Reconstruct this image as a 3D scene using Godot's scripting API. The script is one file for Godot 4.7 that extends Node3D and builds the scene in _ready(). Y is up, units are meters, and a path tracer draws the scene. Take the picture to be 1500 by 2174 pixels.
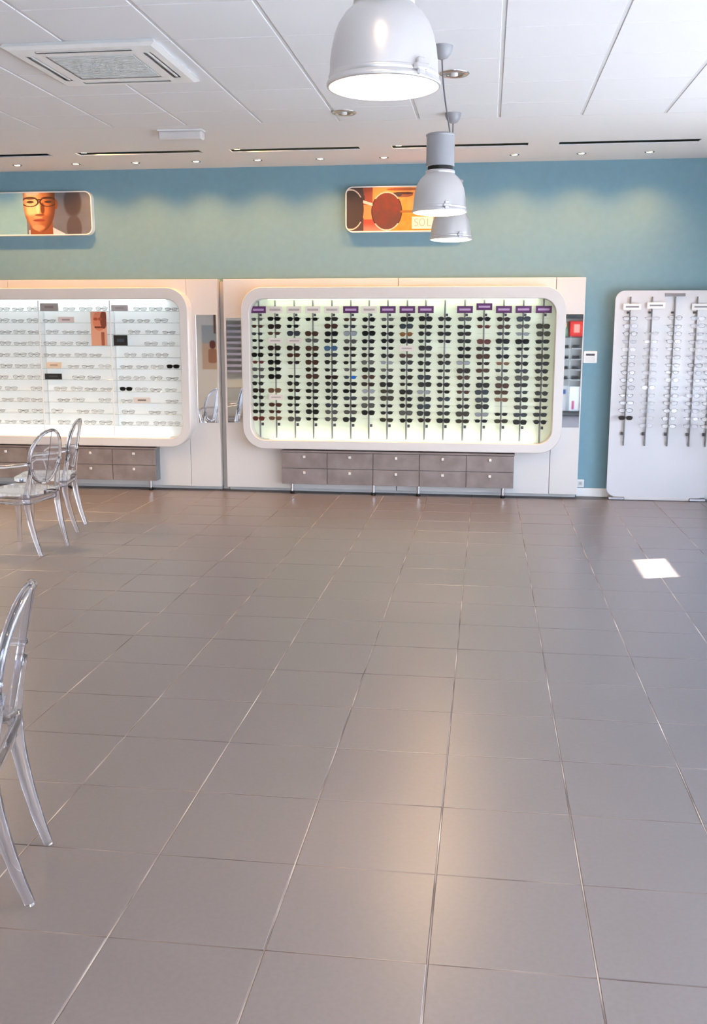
extends Node3D
# An optician's shop: tiled floor, teal back wall, two lit eyewear cabinets, clear chairs and aluminium pendants.
# x runs along the back wall, -z towards it, metres.

const WALL_Z := -7.85
const PANEL_Z := -7.72
const FRAME_Z := -7.56
const CEIL := 3.30
const RIGHT_X := 4.20
const LEFT_X := -5.50
const FRONT_Z := 5.20

var taken := {}
var mats := {}
var rng := RandomNumberGenerator.new()
const ORD := ["zeroth", "first", "second", "third", "fourth", "fifth", "sixth", "seventh", "eighth", "ninth", "tenth", "eleventh", "twelfth", "thirteenth", "fourteenth", "fifteenth", "sixteenth", "seventeenth"]


# ---------------------------------------------------------------- mesh builder
class Shape:
	var v := PackedVector3Array()
	var n := PackedVector3Array()
	var uv := PackedVector2Array()
	var idx := PackedInt32Array()

	# corners run counter-clockwise seen from outside
	func quad(a: Vector3, b: Vector3, c: Vector3, d: Vector3, nn = null, uvs = null) -> void:
		var m := (c - a).cross(d - b).normalized()
		var at := v.size()
		v.append_array([a, b, c, d])
		if nn == null:
			n.append_array([m, m, m, m])
		else:
			n.append_array(nn)
		uv.append_array(uvs if uvs != null else [Vector2(0, 1), Vector2(1, 1), Vector2(1, 0), Vector2(0, 0)])
		idx.append_array([at, at + 2, at + 1, at, at + 3, at + 2])

	func tri(a: Vector3, b: Vector3, c: Vector3, nn = null) -> void:
		var m := (b - a).cross(c - a).normalized()
		var at := v.size()
		v.append_array([a, b, c])
		if nn == null:
			n.append_array([m, m, m])
		else:
			n.append_array(nn)
		uv.append_array([Vector2.ZERO, Vector2.RIGHT, Vector2.DOWN])
		idx.append_array([at, at + 2, at + 1])

	# box from lo to hi with chamfered edges
	func box(lo: Vector3, hi: Vector3, e := 0.0) -> Shape:
		var c := (lo + hi) * 0.5
		var h := (hi - lo) * 0.5
		e = minf(e, minf(h.x, minf(h.y, h.z)) * 0.9)
		var ax := [Vector3.RIGHT, Vector3.UP, Vector3.BACK]
		for k in 3:
			var a: Vector3 = ax[k]
			var b: Vector3 = ax[(k + 1) % 3]
			var d: Vector3 = ax[(k + 2) % 3]
			var ha := h[k]
			var hb := h[(k + 1) % 3]
			var hd := h[(k + 2) % 3]
			for s in [-1.0, 1.0]:
				var p: Vector3 = c + a * ha * s
				var q: Vector3 = b * (hb - e) * s
				var r: Vector3 = d * (hd - e)
				quad(p - q - r, p + q - r, p + q + r, p - q + r)
			if e > 0.0:
				for sa in [-1.0, 1.0]:
					for sb in [-1.0, 1.0]:
						var p1: Vector3 = c + a * ha * sa + b * (hb - e) * sb
						var p2: Vector3 = c + a * (ha - e) * sa + b * hb * sb
						var w: Vector3 = d * (hd - e) * sa * sb
						quad(p1 - w, p2 - w, p2 + w, p1 + w)
		if e > 0.0:
			for sx in [-1.0, 1.0]:
				for sy in [-1.0, 1.0]:
					for sz in [-1.0, 1.0]:
						var s := Vector3(sx, sy, sz)
						var x := c + (h - Vector3(0, e, e)) * s
						var y := c + (h - Vector3(e, 0, e)) * s
						var z := c + (h - Vector3(e, e, 0)) * s
						if sx * sy * sz > 0.0:
							tri(x, y, z)
						else:
							tri(x, z, y)
		return self

	# turn a profile (radius, height) round a vertical axis; profile runs so that outside lies on its left going down
	func lathe(at: Vector3, prof: Array, seg := 32) -> Shape:
		var nr := []
		for i in prof.size():
			var t: Vector2 = prof[mini(i + 1, prof.size() - 1)] - prof[maxi(i - 1, 0)]
			nr.append(Vector2(-t.y, t.x).normalized())
		for i in prof.size() - 1:
			for k in seg:
				var a0 := TAU * k / seg
				var a1 := TAU * (k + 1) / seg
				var c0 := Vector3(cos(a0), 0, sin(a0))
				var c1 := Vector3(cos(a1), 0, sin(a1))
				var p: Vector2 = prof[i]
				var q: Vector2 = prof[i + 1]
				var up := Vector3.UP
				quad(at + c0 * p.x + up * p.y, at + c1 * p.x + up * p.y, at + c1 * q.x + up * q.y, at + c0 * q.x + up * q.y,
					[c0 * nr[i].x + up * nr[i].y, c1 * nr[i].x + up * nr[i].y, c1 * nr[i + 1].x + up * nr[i + 1].y, c0 * nr[i + 1].x + up * nr[i + 1].y])
		return self

	# sweep an oval (rx along side, ry along up) along a path; sizes may differ at each point
	func tube(path: Array, rx, ry = null, seg := 8, side := Vector3.ZERO, closed := false, square := 0.0) -> Shape:
		var rings := []
		var norms := []
		var count := path.size()
		var prev := side
		for i in count:
			var t: Vector3
			if closed:
				t = path[(i + 1) % count] - path[(i - 1 + count) % count]
			else:
				t = path[mini(i + 1, count - 1)] - path[maxi(i - 1, 0)]
			t = t.normalized()
			if prev == Vector3.ZERO:
				prev = t.cross(Vector3.UP if absf(t.y) < 0.9 else Vector3.RIGHT)
			var u := (prev - t * prev.dot(t)).normalized()
			if side == Vector3.ZERO:
				prev = u
			var w := t.cross(u)
			var a: float = rx[i] if rx is Array else rx
			var b: float = a if ry == null else (ry[i] if ry is Array else ry)
			var ring := []
			var nn := []
			for k in seg:
				var an := TAU * (k + 0.5) / seg
				var cs := cos(an)
				var sn := sin(an)
				if square > 0.0:
					var ex := 1.0 - square
					cs = signf(cs) * pow(absf(cs), ex)
					sn = signf(sn) * pow(absf(sn), ex)
				ring.append(path[i] + u * cs * a + w * sn * b)
				nn.append((u * cs * b + w * sn * a).normalized())
			rings.append(ring)
			norms.append(nn)
		for i in (count if closed else count - 1):
			var j := (i + 1) % count
			for k in seg:
				var l := (k + 1) % seg
				quad(rings[i][k], rings[i][l], rings[j][l], rings[j][k], [norms[i][k], norms[i][l], norms[j][l], norms[j][k]])
		if not closed:
			for k in range(1, seg - 1):
				tri(rings[0][0], rings[0][k + 1], rings[0][k])
				tri(rings[-1][0], rings[-1][k], rings[-1][k + 1])
		return self

	# flat plate of an outline (counter-clockwise in x,y) between z0 and z1
	func plate(pts: PackedVector2Array, z0: float, z1: float, map := false) -> Shape:
		var lo := pts[0]
		var hi := pts[0]
		for p in pts:
			lo = lo.min(p)
			hi = hi.max(p)
		var ix := Geometry2D.triangulate_polygon(pts)
		for i in range(0, ix.size(), 3):
			var a := pts[ix[i]]
			var b := pts[ix[i + 1]]
			var c := pts[ix[i + 2]]
			if (b - a).cross(c - a) < 0.0:
				var sw := b
				b = c
				c = sw
			var at := v.size()
			tri(Vector3(a.x, a.y, z1), Vector3(b.x, b.y, z1), Vector3(c.x, c.y, z1))
			if map:
				var o := [a, b, c]
				for k in 3:
					uv[at + k] = Vector2((o[k].x - lo.x) / (hi.x - lo.x), 1.0 - (o[k].y - lo.y) / (hi.y - lo.y))
			tri(Vector3(a.x, a.y, z0), Vector3(c.x, c.y, z0), Vector3(b.x, b.y, z0))
		edge(pts, z0, z1, 1.0)
		return self

	func edge(pts: PackedVector2Array, z0: float, z1: float, out: float) -> void:
		var c := pts.size()
		var nn := []
		for i in c:
			var t := pts[(i + 1) % c] - pts[(i - 1 + c) % c]
			nn.append(Vector3(t.y, -t.x, 0).normalized() * out)
		for i in c:
			var j := (i + 1) % c
			var a := Vector3(pts[i].x, pts[i].y, z0)
			var b := Vector3(pts[j].x, pts[j].y, z0)
			var d := Vector3(pts[i].x, pts[i].y, z1)
			var e := Vector3(pts[j].x, pts[j].y, z1)
			if out > 0.0:
				quad(a, b, e, d, [nn[i], nn[j], nn[j], nn[i]])
			else:
				quad(b, a, d, e, [nn[j], nn[i], nn[i], nn[j]])

	# rounded ring: outer and inner outlines of the same point count; front at z1, edge softened by e
	func ring(outer: PackedVector2Array, inner: PackedVector2Array, z0: float, z1: float, e := 0.0) -> Shape:
		var c := outer.size()
		var o2 := PackedVector2Array()
		var i2 := PackedVector2Array()
		for k in c:
			var d := (inner[k] - outer[k]).normalized()
			o2.append(outer[k] + d * e)
			i2.append(inner[k] - d * e)
		for k in c:
			var j := (k + 1) % c
			quad(Vector3(o2[k].x, o2[k].y, z1), Vector3(o2[j].x, o2[j].y, z1), Vector3(i2[j].x, i2[j].y, z1), Vector3(i2[k].x, i2[k].y, z1))
			quad(Vector3(outer[k].x, outer[k].y, z1 - e), Vector3(outer[j].x, outer[j].y, z1 - e), Vector3(o2[j].x, o2[j].y, z1), Vector3(o2[k].x, o2[k].y, z1))
			quad(Vector3(i2[k].x, i2[k].y, z1), Vector3(i2[j].x, i2[j].y, z1), Vector3(inner[j].x, inner[j].y, z1 - e), Vector3(inner[k].x, inner[k].y, z1 - e))
			quad(Vector3(outer[k].x, outer[k].y, z0), Vector3(inner[k].x, inner[k].y, z0), Vector3(inner[j].x, inner[j].y, z0), Vector3(outer[j].x, outer[j].y, z0))
		edge(outer, z0, z1 - e, 1.0)
		edge(inner, z0, z1 - e, -1.0)
		return self

	func mesh() -> ArrayMesh:
		var a := []
		a.resize(Mesh.ARRAY_MAX)
		a[Mesh.ARRAY_VERTEX] = v
		a[Mesh.ARRAY_NORMAL] = n
		a[Mesh.ARRAY_TEX_UV] = uv
		a[Mesh.ARRAY_INDEX] = idx
		var m := ArrayMesh.new()
		m.add_surface_from_arrays(Mesh.PRIMITIVE_TRIANGLES, a)
		return m


func rounded(x0: float, y0: float, x1: float, y1: float, r: float, steps := 10) -> PackedVector2Array:
	var p := PackedVector2Array()
	for q in [[x1 - r, y1 - r, 0.0], [x0 + r, y1 - r, PI / 2], [x0 + r, y0 + r, PI], [x1 - r, y0 + r, PI * 1.5]]:
		for k in steps + 1:
			var a: float = q[2] + PI / 2 * k / steps
			p.append(Vector2(q[0] + cos(a) * r, q[1] + sin(a) * r))
	return p


# ---------------------------------------------------------------- scene helpers
func numbered(called: String) -> String:
	if not taken.has(called):
		taken[called] = 0
		return called
	taken[called] += 1
	return "%s_%03d" % [called, taken[called]]


func tag(o: Node, label: String, category: String, group := "") -> void:
	o.set_meta("label", label)
	o.set_meta("category", category)
	if group:
		o.set_meta("group", group)


func thing(called: String, label: String, category: String, at := Vector3.ZERO, group := "") -> Node3D:
	var o := Node3D.new()
	o.name = numbered(called)
	add_child(o)
	o.position = at
	tag(o, label, category, group)
	return o


func setting(called: String) -> Node3D:
	var o := Node3D.new()
	o.name = called
	add_child(o)
	o.set_meta("kind", "structure")
	return o


func part(called: String, s, m: Material, parent: Node, at := Vector3.ZERO) -> MeshInstance3D:
	var o := MeshInstance3D.new()
	o.name = called
	o.mesh = s.mesh() if s is Shape else s
	o.material_override = m
	parent.add_child(o, true)
	o.position = at
	return o


func bx(x0, x1, y0, y1, z0, z1, e := 0.0) -> Shape:
	return Shape.new().box(Vector3(x0, y0, z0), Vector3(x1, y1, z1), e)


func mat(called: String, c: Color, rough := 0.6, metal := 0.0) -> StandardMaterial3D:
	var m := StandardMaterial3D.new()
	m.resource_name = called
	m.albedo_color = c
	m.roughness = rough
	m.metallic = metal
	mats[called] = m
	return m


func glow(called: String, c: Color, energy: float) -> StandardMaterial3D:
	var m := mat(called, Color(0.9, 0.9, 0.9), 0.5)
	m.emission_enabled = true
	m.emission = c
	m.emission_energy_multiplier = energy
	return m


func noise_tex(freq: float, lo: Color, hi: Color, sd: int, octaves := 4, size := 512) -> NoiseTexture2D:
	var f := FastNoiseLite.new()
	f.seed = sd
	f.frequency = freq
	f.fractal_octaves = octaves
	var g := Gradient.new()
	g.set_color(0, lo)
	g.set_color(1, hi)
	var t := NoiseTexture2D.new()
	t.width = size
	t.height = size
	t.seamless = true
	t.noise = f
	t.color_ramp = g
	return t


func textured(m: StandardMaterial3D, t: Texture2D, scale: float) -> void:
	m.albedo_texture = t
	m.uv1_triplanar = true
	m.uv1_world_triplanar = true
	m.uv1_scale = Vector3.ONE * scale


func spot(called: String, at: Vector3, towards: Vector3, c: Color, energy: float, angle: float, parent: Node, soft := 0.03) -> void:
	var l := SpotLight3D.new()
	l.name = called
	parent.add_child(l, true)
	l.position = at
	l.basis = Basis.looking_at(towards, Vector3.FORWARD if absf(towards.normalized().y) > 0.9 else Vector3.UP)
	l.light_color = c
	l.light_energy = energy
	l.spot_angle = angle
	l.spot_angle_attenuation = 1.0
	l.spot_range = 20.0
	l.spot_attenuation = 2.0
	l.light_size = soft
	l.shadow_enabled = true


func omni(called: String, at: Vector3, c: Color, energy: float, parent: Node, soft := 0.03) -> void:
	var l := OmniLight3D.new()
	l.name = called
	parent.add_child(l, true)
	l.position = at
	l.light_color = c
	l.light_energy = energy
	l.omni_range = 20.0
	l.omni_attenuation = 2.0
	l.light_size = soft
	l.shadow_enabled = true


func strip(called: String, at: Vector3, towards: Vector3, size: Vector2, c: Color, energy: float, parent: Node) -> void:
	var l := AreaLight3D.new()
	l.name = called
	parent.add_child(l, true)
	l.position = at
	l.basis = Basis.looking_at(towards, Vector3.FORWARD if absf(towards.normalized().y) > 0.9 else Vector3.UP)
	l.area_size = size
	l.area_normalize_energy = true
	l.light_color = c
	l.light_energy = energy
	l.area_range = 20.0
	l.shadow_enabled = true


# ---------------------------------------------------------------- the scene
func _ready() -> void:
	rng.seed = 11
	var cam := Camera3D.new()
	cam.name = "camera"
	add_child(cam)
	cam.position = Vector3(1.018, 1.685, 2.413)
	cam.rotation_degrees = Vector3(-10.457, 7.578, 0.088)
	cam.keep_aspect = Camera3D.KEEP_HEIGHT
	cam.fov = 54.71
	cam.near = 0.05
	cam.far = 200.0
	cam.current = true

	var sky_mat := ProceduralSkyMaterial.new()
	sky_mat.sky_top_color = Color(0.62, 0.76, 0.95)
	sky_mat.sky_horizon_color = Color(0.91, 0.93, 0.96)
	sky_mat.ground_bottom_color = Color(0.50, 0.50, 0.49)
	sky_mat.ground_horizon_color = Color(0.70, 0.71, 0.72)
	sky_mat.sky_energy_multiplier = 2.85
	sky_mat.ground_energy_multiplier = 2.85
	sky_mat.sun_angle_max = 1.0
	var sky := Sky.new()
	sky.sky_material = sky_mat
	var env := Environment.new()
	env.background_mode = Environment.BG_SKY
	env.sky = sky
	env.ambient_light_source = Environment.AMBIENT_SOURCE_DISABLED
	env.tonemap_mode = Environment.TONE_MAPPER_LINEAR
	env.tonemap_exposure = 1.52
	env.sdfgi_enabled = true
	env.ssao_enabled = true
	env.ssil_enabled = true
	var we := WorldEnvironment.new()
	we.name = "world_environment"
	we.environment = env
	add_child(we)

	var sun := DirectionalLight3D.new()
	sun.name = "sun"
	add_child(sun)
	var flat := Vector2(-0.95, 0.31).normalized()
	var el := deg_to_rad(50.0)
	sun.look_at_from_position(Vector3(0, 10, 0), Vector3(0, 10, 0) + Vector3(flat.x * cos(el), -sin(el), flat.y * cos(el)))
	sun.light_color = Color(1.0, 0.97, 0.92)
	sun.light_energy = 7.0
	sun.light_angular_distance = 0.5
	sun.shadow_enabled = true

	materials()
	room()
	ceiling_things()
	cabinets()
	display_board()
	wall_things()
	chairs()
	pendants()
	behind_camera()
	eyewear()


func materials() -> void:
	var m := mat("floor_tile", Color(1, 1, 1), 0.33)
	textured(m, noise_tex(0.09, Color(0.442, 0.412, 0.408), Color(0.464, 0.434, 0.430), 3, 5), 0.9)
	m.metallic_specular = 0.72
	mat("grout", Color(0.36, 0.32, 0.30), 0.9)
	m = mat("pale_joint", Color(1, 1, 1), 0.9)
	textured(m, noise_tex(0.012, Color(0.34, 0.30, 0.28), Color(0.84, 0.79, 0.74), 8, 2), 0.35)
	m = mat("dark_joint", Color(1, 1, 1), 0.9)
	textured(m, noise_tex(0.012, Color(0.28, 0.24, 0.23), Color(0.66, 0.60, 0.56), 14, 2), 0.35)
	m = mat("wall_paint", Color(1, 1, 1), 0.85)
	textured(m, noise_tex(0.035, Color(0.458, 0.597, 0.645), Color(0.474, 0.613, 0.661), 5, 5), 0.5)
	mat("plain_wall", Color(0.86, 0.85, 0.83), 0.85)
	m = mat("ceiling_panel", Color(1, 1, 1), 0.9)
	textured(m, noise_tex(0.3, Color(0.84, 0.84, 0.84), Color(0.89, 0.89, 0.89), 9, 3), 2.0)
	mat("ceiling_plaster", Color(0.87, 0.865, 0.86), 0.9)
	mat("ceiling_bar", Color(0.80, 0.80, 0.80), 0.6)
	mat("white_lacquer", Color(0.83, 0.815, 0.80), 0.35)
	mat("white_plastic", Color(0.90, 0.90, 0.89), 0.4)
	mat("back_sheet", Color(0.90, 0.90, 0.89), 0.5)
	m = mat("oxide_wood", Color(1, 1, 1), 0.5)
	textured(m, noise_tex(0.02, Color(0.47, 0.42, 0.405), Color(0.58, 0.535, 0.52), 21, 4), 0.45)
	mat("cabinet_side", Color(0.46, 0.46, 0.47), 0.5)
	mat("tray_lilac", Color(0.66, 0.65, 0.72), 0.6)
	mat("knob_metal", Color(0.86, 0.86, 0.85), 0.4, 0.5)
	mat("chrome", Color(0.82, 0.82, 0.83), 0.18, 1.0)
	mat("brushed", Color(0.66, 0.66, 0.67), 0.38, 1.0)
	mat("rod_metal", Color(0.50, 0.50, 0.49), 0.45, 0.6)
	mat("black_rubber", Color(0.05, 0.05, 0.05), 0.7)
	mat("lamp_shell", Color(0.83, 0.82, 0.815), 0.29, 0.6)
	mat("lamp_body", Color(0.60, 0.60, 0.61), 0.5, 0.2)
	mat("cable", Color(0.40, 0.41, 0.43), 0.6)
	mat("grey_grille", Color(0.66, 0.67, 0.66), 0.6)
	mat("mirror", Color(0.93, 0.94, 0.94), 0.02, 1.0)
	mat("dark_label", Color(0.28, 0.28, 0.29), 0.6)
	m = mat("clear_plastic", Color(0.93, 0.93, 0.95, 0.03), 0.03)
	m.refraction_enabled = true
	m.refraction_scale = 0.05
	m = mat("window_glass", Color(0.92, 0.96, 0.96, 0.05), 0.02)
	m.transparency = BaseMaterial3D.TRANSPARENCY_ALPHA
	m = mat("shelf_glass", Color(0.70, 0.74, 0.74, 0.20), 0.08)
	m.transparency = BaseMaterial3D.TRANSPARENCY_ALPHA
	m = mat("clear_lens", Color(0.85, 0.88, 0.90, 0.10), 0.03)
	m.transparency = BaseMaterial3D.TRANSPARENCY_ALPHA
	glow("warm_glow", Color(1.0, 0.86, 0.66), 6.0)
	glow("pendant_glow", Color(1.0, 0.93, 0.82), 3.0)
	glow("led_green_glow", Color(0.94, 1.0, 0.86), 1.6)
	glow("led_cool_glow", Color(0.94, 1.0, 1.0), 1.6)


# ---------------------------------------------------------------- room shell
func room() -> void:
	# floor: slab of grout with tiles laid on it, joints 5 mm
	var fl := setting("floor")
	part("grout_bed", bx(LEFT_X - 0.2, RIGHT_X + 0.2, -0.12, -0.0025, WALL_Z - 0.2, FRONT_Z + 0.2), mats.grout, fl)
	var t := 0.45
	var g := 0.0028
	var tile := bx(g, t - g, -0.012, 0.0, g, t - g, 0.0012).mesh()
	for c in range(-12, 10):
		part("joint", bx(c * t - g * 0.75, c * t + g * 0.75, -0.002, -0.0004, WALL_Z, FRONT_Z), mats.pale_joint, fl)
	for r in range(-11, 18):
		part("cross_joint", bx(LEFT_X, RIGHT_X, -0.002, -0.0012, -r * t - g * 0.8, -r * t + g * 0.8), mats.dark_joint, fl)
	var rest := Shape.new()
	for r in range(-12, 18):
		for c in range(-13, 10):
			var x0 := c * t
			var z0 := -(r + 1) * t
			var seen := false
			# tiles that the photograph shows: inside the lens's wedge on the floor
			var depth := 2.41 - (z0 + t * 0.5)
			var mid := 1.02 - depth * 0.133
			if z0 < 0.45 and x0 + t > mid - depth * 0.40 - 0.2 and x0 < mid + depth * 0.37 + 0.2:
				seen = true
			if seen and r < 17:
				var o := part("tile", tile, mats.floor_tile, fl, Vector3(x0, rng.randf_range(-0.0006, 0.0006), z0))
				o.rotation = Vector3(rng.randf_range(-0.0012, 0.0012), 0, rng.randf_range(-0.0012, 0.0012))
			else:
				rest.box(Vector3(maxf(x0 + g, LEFT_X), -0.012, z0 + g if r < 17 else WALL_Z), Vector3(minf(x0 + t - g, RIGHT_X), 0.0, minf(z0 + t - g, FRONT_Z)))
	# cut row of tiles along the back wall
	for c in range(-13, 10):
		rest.box(Vector3(maxf(c * t + g, LEFT_X), -0.012, WALL_Z), Vector3(minf(c * t + t - g, RIGHT_X), 0.0, -18 * t + t - g))
	var st := part("tile_remainder", rest, mats.floor_tile, fl)
	st.set_meta("kind", "stuff")

	var wb := setting("wall_back")
	part("plaster", bx(LEFT_X - 0.2, RIGHT_X + 0.2, -0.1, CEIL + 0.5, WALL_Z - 0.2, WALL_Z), mats.wall_paint, wb)
	var wl := setting("wall_left")
	part("plaster", bx(LEFT_X - 0.2, LEFT_X, -0.1, CEIL + 0.5, WALL_Z, FRONT_Z + 0.2), mats.plain_wall, wl)

	# wall with the shop window and one small fanlight, beside the room's daylight side
	var wr := setting("wall_right")
	var k := 0.20
	var fan := [-5.725, -5.09, 2.286, 2.84]
	part("sill_wall", bx(RIGHT_X, RIGHT_X + k, -0.1, 0.30, WALL_Z, FRONT_Z + 0.2), mats.plain_wall, wr)
	part("pier", bx(RIGHT_X, RIGHT_X + k, 0.30, 2.05, WALL_Z, -6.1), mats.plain_wall, wr)
	part("pier", bx(RIGHT_X, RIGHT_X + k, 0.30, 2.05, 4.6, FRONT_Z + 0.2), mats.plain_wall, wr)
	part("lintel", bx(RIGHT_X, RIGHT_X + k, 2.05, fan[2], WALL_Z, FRONT_Z + 0.2), mats.plain_wall, wr)
	part("lintel", bx(RIGHT_X, RIGHT_X + k, fan[2], fan[3], WALL_Z, fan[0]), mats.plain_wall, wr)
	part("lintel", bx(RIGHT_X, RIGHT_X + k, fan[2], fan[3], fan[1], FRONT_Z + 0.2), mats.plain_wall, wr)
	part("lintel", bx(RIGHT_X, RIGHT_X + k, fan[3], CEIL + 0.5, WALL_Z, FRONT_Z + 0.2), mats.plain_wall, wr)
	var w1 := setting("window_1")
	part("pane", bx(RIGHT_X + 0.09, RIGHT_X + 0.10, 0.30, 2.05, -6.1, 4.6), mats.window_glass, w1)
	for z in [-6.1, -3.8, -1.4, 0.7, 2.7, 4.55]:
		part("mullion", bx(RIGHT_X + 0.06, RIGHT_X + 0.13, 0.30, 2.05, z, z + 0.05, 0.004), mats.white_plastic, w1)
	# shop front behind the photographer
	var wf := setting("wall_front")
	part("sill_wall", bx(LEFT_X, RIGHT_X, -0.1, 0.25, FRONT_Z, FRONT_Z + k), mats.plain_wall, wf)
	part("pier", bx(LEFT_X, -0.1, 0.25, 2.15, FRONT_Z, FRONT_Z + k), mats.plain_wall, wf)
	part("pier", bx(3.9, RIGHT_X, 0.25, 2.15, FRONT_Z, FRONT_Z + k), mats.plain_wall, wf)
	part("lintel", bx(LEFT_X, RIGHT_X, 2.15, CEIL + 0.5, FRONT_Z, FRONT_Z + k), mats.plain_wall, wf)
	var w2 := setting("window_2")
	part("pane", bx(-0.1, 3.9, 0.25, 2.15, FRONT_Z + 0.09, FRONT_Z + 0.10), mats.window_glass, w2)
	for x in [-0.1, 1.85, 3.85]:
		part("mullion", bx(x, x + 0.05, 0.25, 2.15, FRONT_Z + 0.06, FRONT_Z + 0.13, 0.004), mats.white_plastic, w2)
	# street level outside; unseen canopy added to cut direct sun at the window
	var gr := setting("ground_outside")
	part("pavement", bx(-30, 40, -0.3, -0.125, -40, 30), mat("pavement", Color(0.80, 0.79, 0.77), 0.9), gr)
	var aw := setting("roof_added_canopy")
	part("added_canopy_slab", bx(RIGHT_X + k, RIGHT_X + k + 0.46, 2.06, 2.14, -7.5, FRONT_Z, 0.01), mats.plain_wall, aw)

	# ceiling: panels in a grid up to a plaster border along the back wall
	var ce := setting("ceiling")
	var pitch := 0.622
	var xs := -0.182
	var z_end := -5.755
	part("deck", bx(LEFT_X - 0.2, RIGHT_X + 0.2, CEIL + 0.32, CEIL + 0.5, WALL_Z - 0.2, FRONT_Z + 0.2), mats.plain_wall, ce)
	var rows := [z_end, -5.262]
	while rows[-1] < FRONT_Z:
		rows.append(rows[-1] + 0.615)
	for i in rows.size() - 1:
		for c in range(-9, 8):
			var x0 := maxf(xs + c * pitch + 0.011, LEFT_X)
			var x1 := minf(xs + (c + 1) * pitch - 0.011, RIGHT_X)
			var z0: float = rows[i] + 0.003
			var z1 := minf(rows[i + 1] - 0.003, FRONT_Z)
			if x1 - x0 < 0.02 or z1 - z0 < 0.02:
				continue
			part("panel", bx(x0, x1, CEIL, CEIL + 0.02, z0, z1, 0.003), mats.ceiling_panel, ce)
	for c in range(-8, 8):
		var x := xs + c * pitch
		part("grid_bar", bx(x - 0.012, x + 0.012, CEIL + 0.005, CEIL + 0.022, z_end, FRONT_Z), mats.ceiling_bar, ce)
	for i in range(1, rows.size() - 1):
		part("cross_bar", bx(LEFT_X, RIGHT_X, CEIL + 0.012, CEIL + 0.024, rows[i] - 0.012, rows[i] + 0.012), mats.ceiling_bar, ce)
	# plaster border with slots left open for the troughs
	var y1 := CEIL + 0.008
	part("border", bx(LEFT_X, RIGHT_X, CEIL, y1, WALL_Z, -7.01), mats.ceiling_plaster, ce)
	part("border", bx(LEFT_X, RIGHT_X, CEIL, y1, -6.85, z_end), mats.ceiling_plaster, ce)
	var at := LEFT_X
	for s in slots():
		part("border", bx(at, s[0], CEIL, y1, -7.01, -6.85), mats.ceiling_plaster, ce)
		at = s[1]
	part("border", bx(at, RIGHT_X, CEIL, y1, -7.01, -6.85), mats.ceiling_plaster, ce)

	var tr := setting("added_trim_1")
	part("added_gap_strip", bx(-1.746, -1.685, 0.0, 2.17, WALL_Z, WALL_Z + 0.03, 0.002), mats.white_lacquer, tr)  # strip added so the shaded gap between the cabinets comes out grey
	var bb := setting("baseboard_back")
	part("board", bx(1.96, RIGHT_X, 0.0, 0.088, WALL_Z, WALL_Z + 0.014, 0.003), mats.white_plastic, bb)


func slots() -> Array:
	return [[-5.30, -4.58], [-4.32, -3.114], [-2.853, -1.649], [-1.376, -0.171], [0.118, 1.336], [1.596, 2.805], [3.07, 4.10]]


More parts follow.
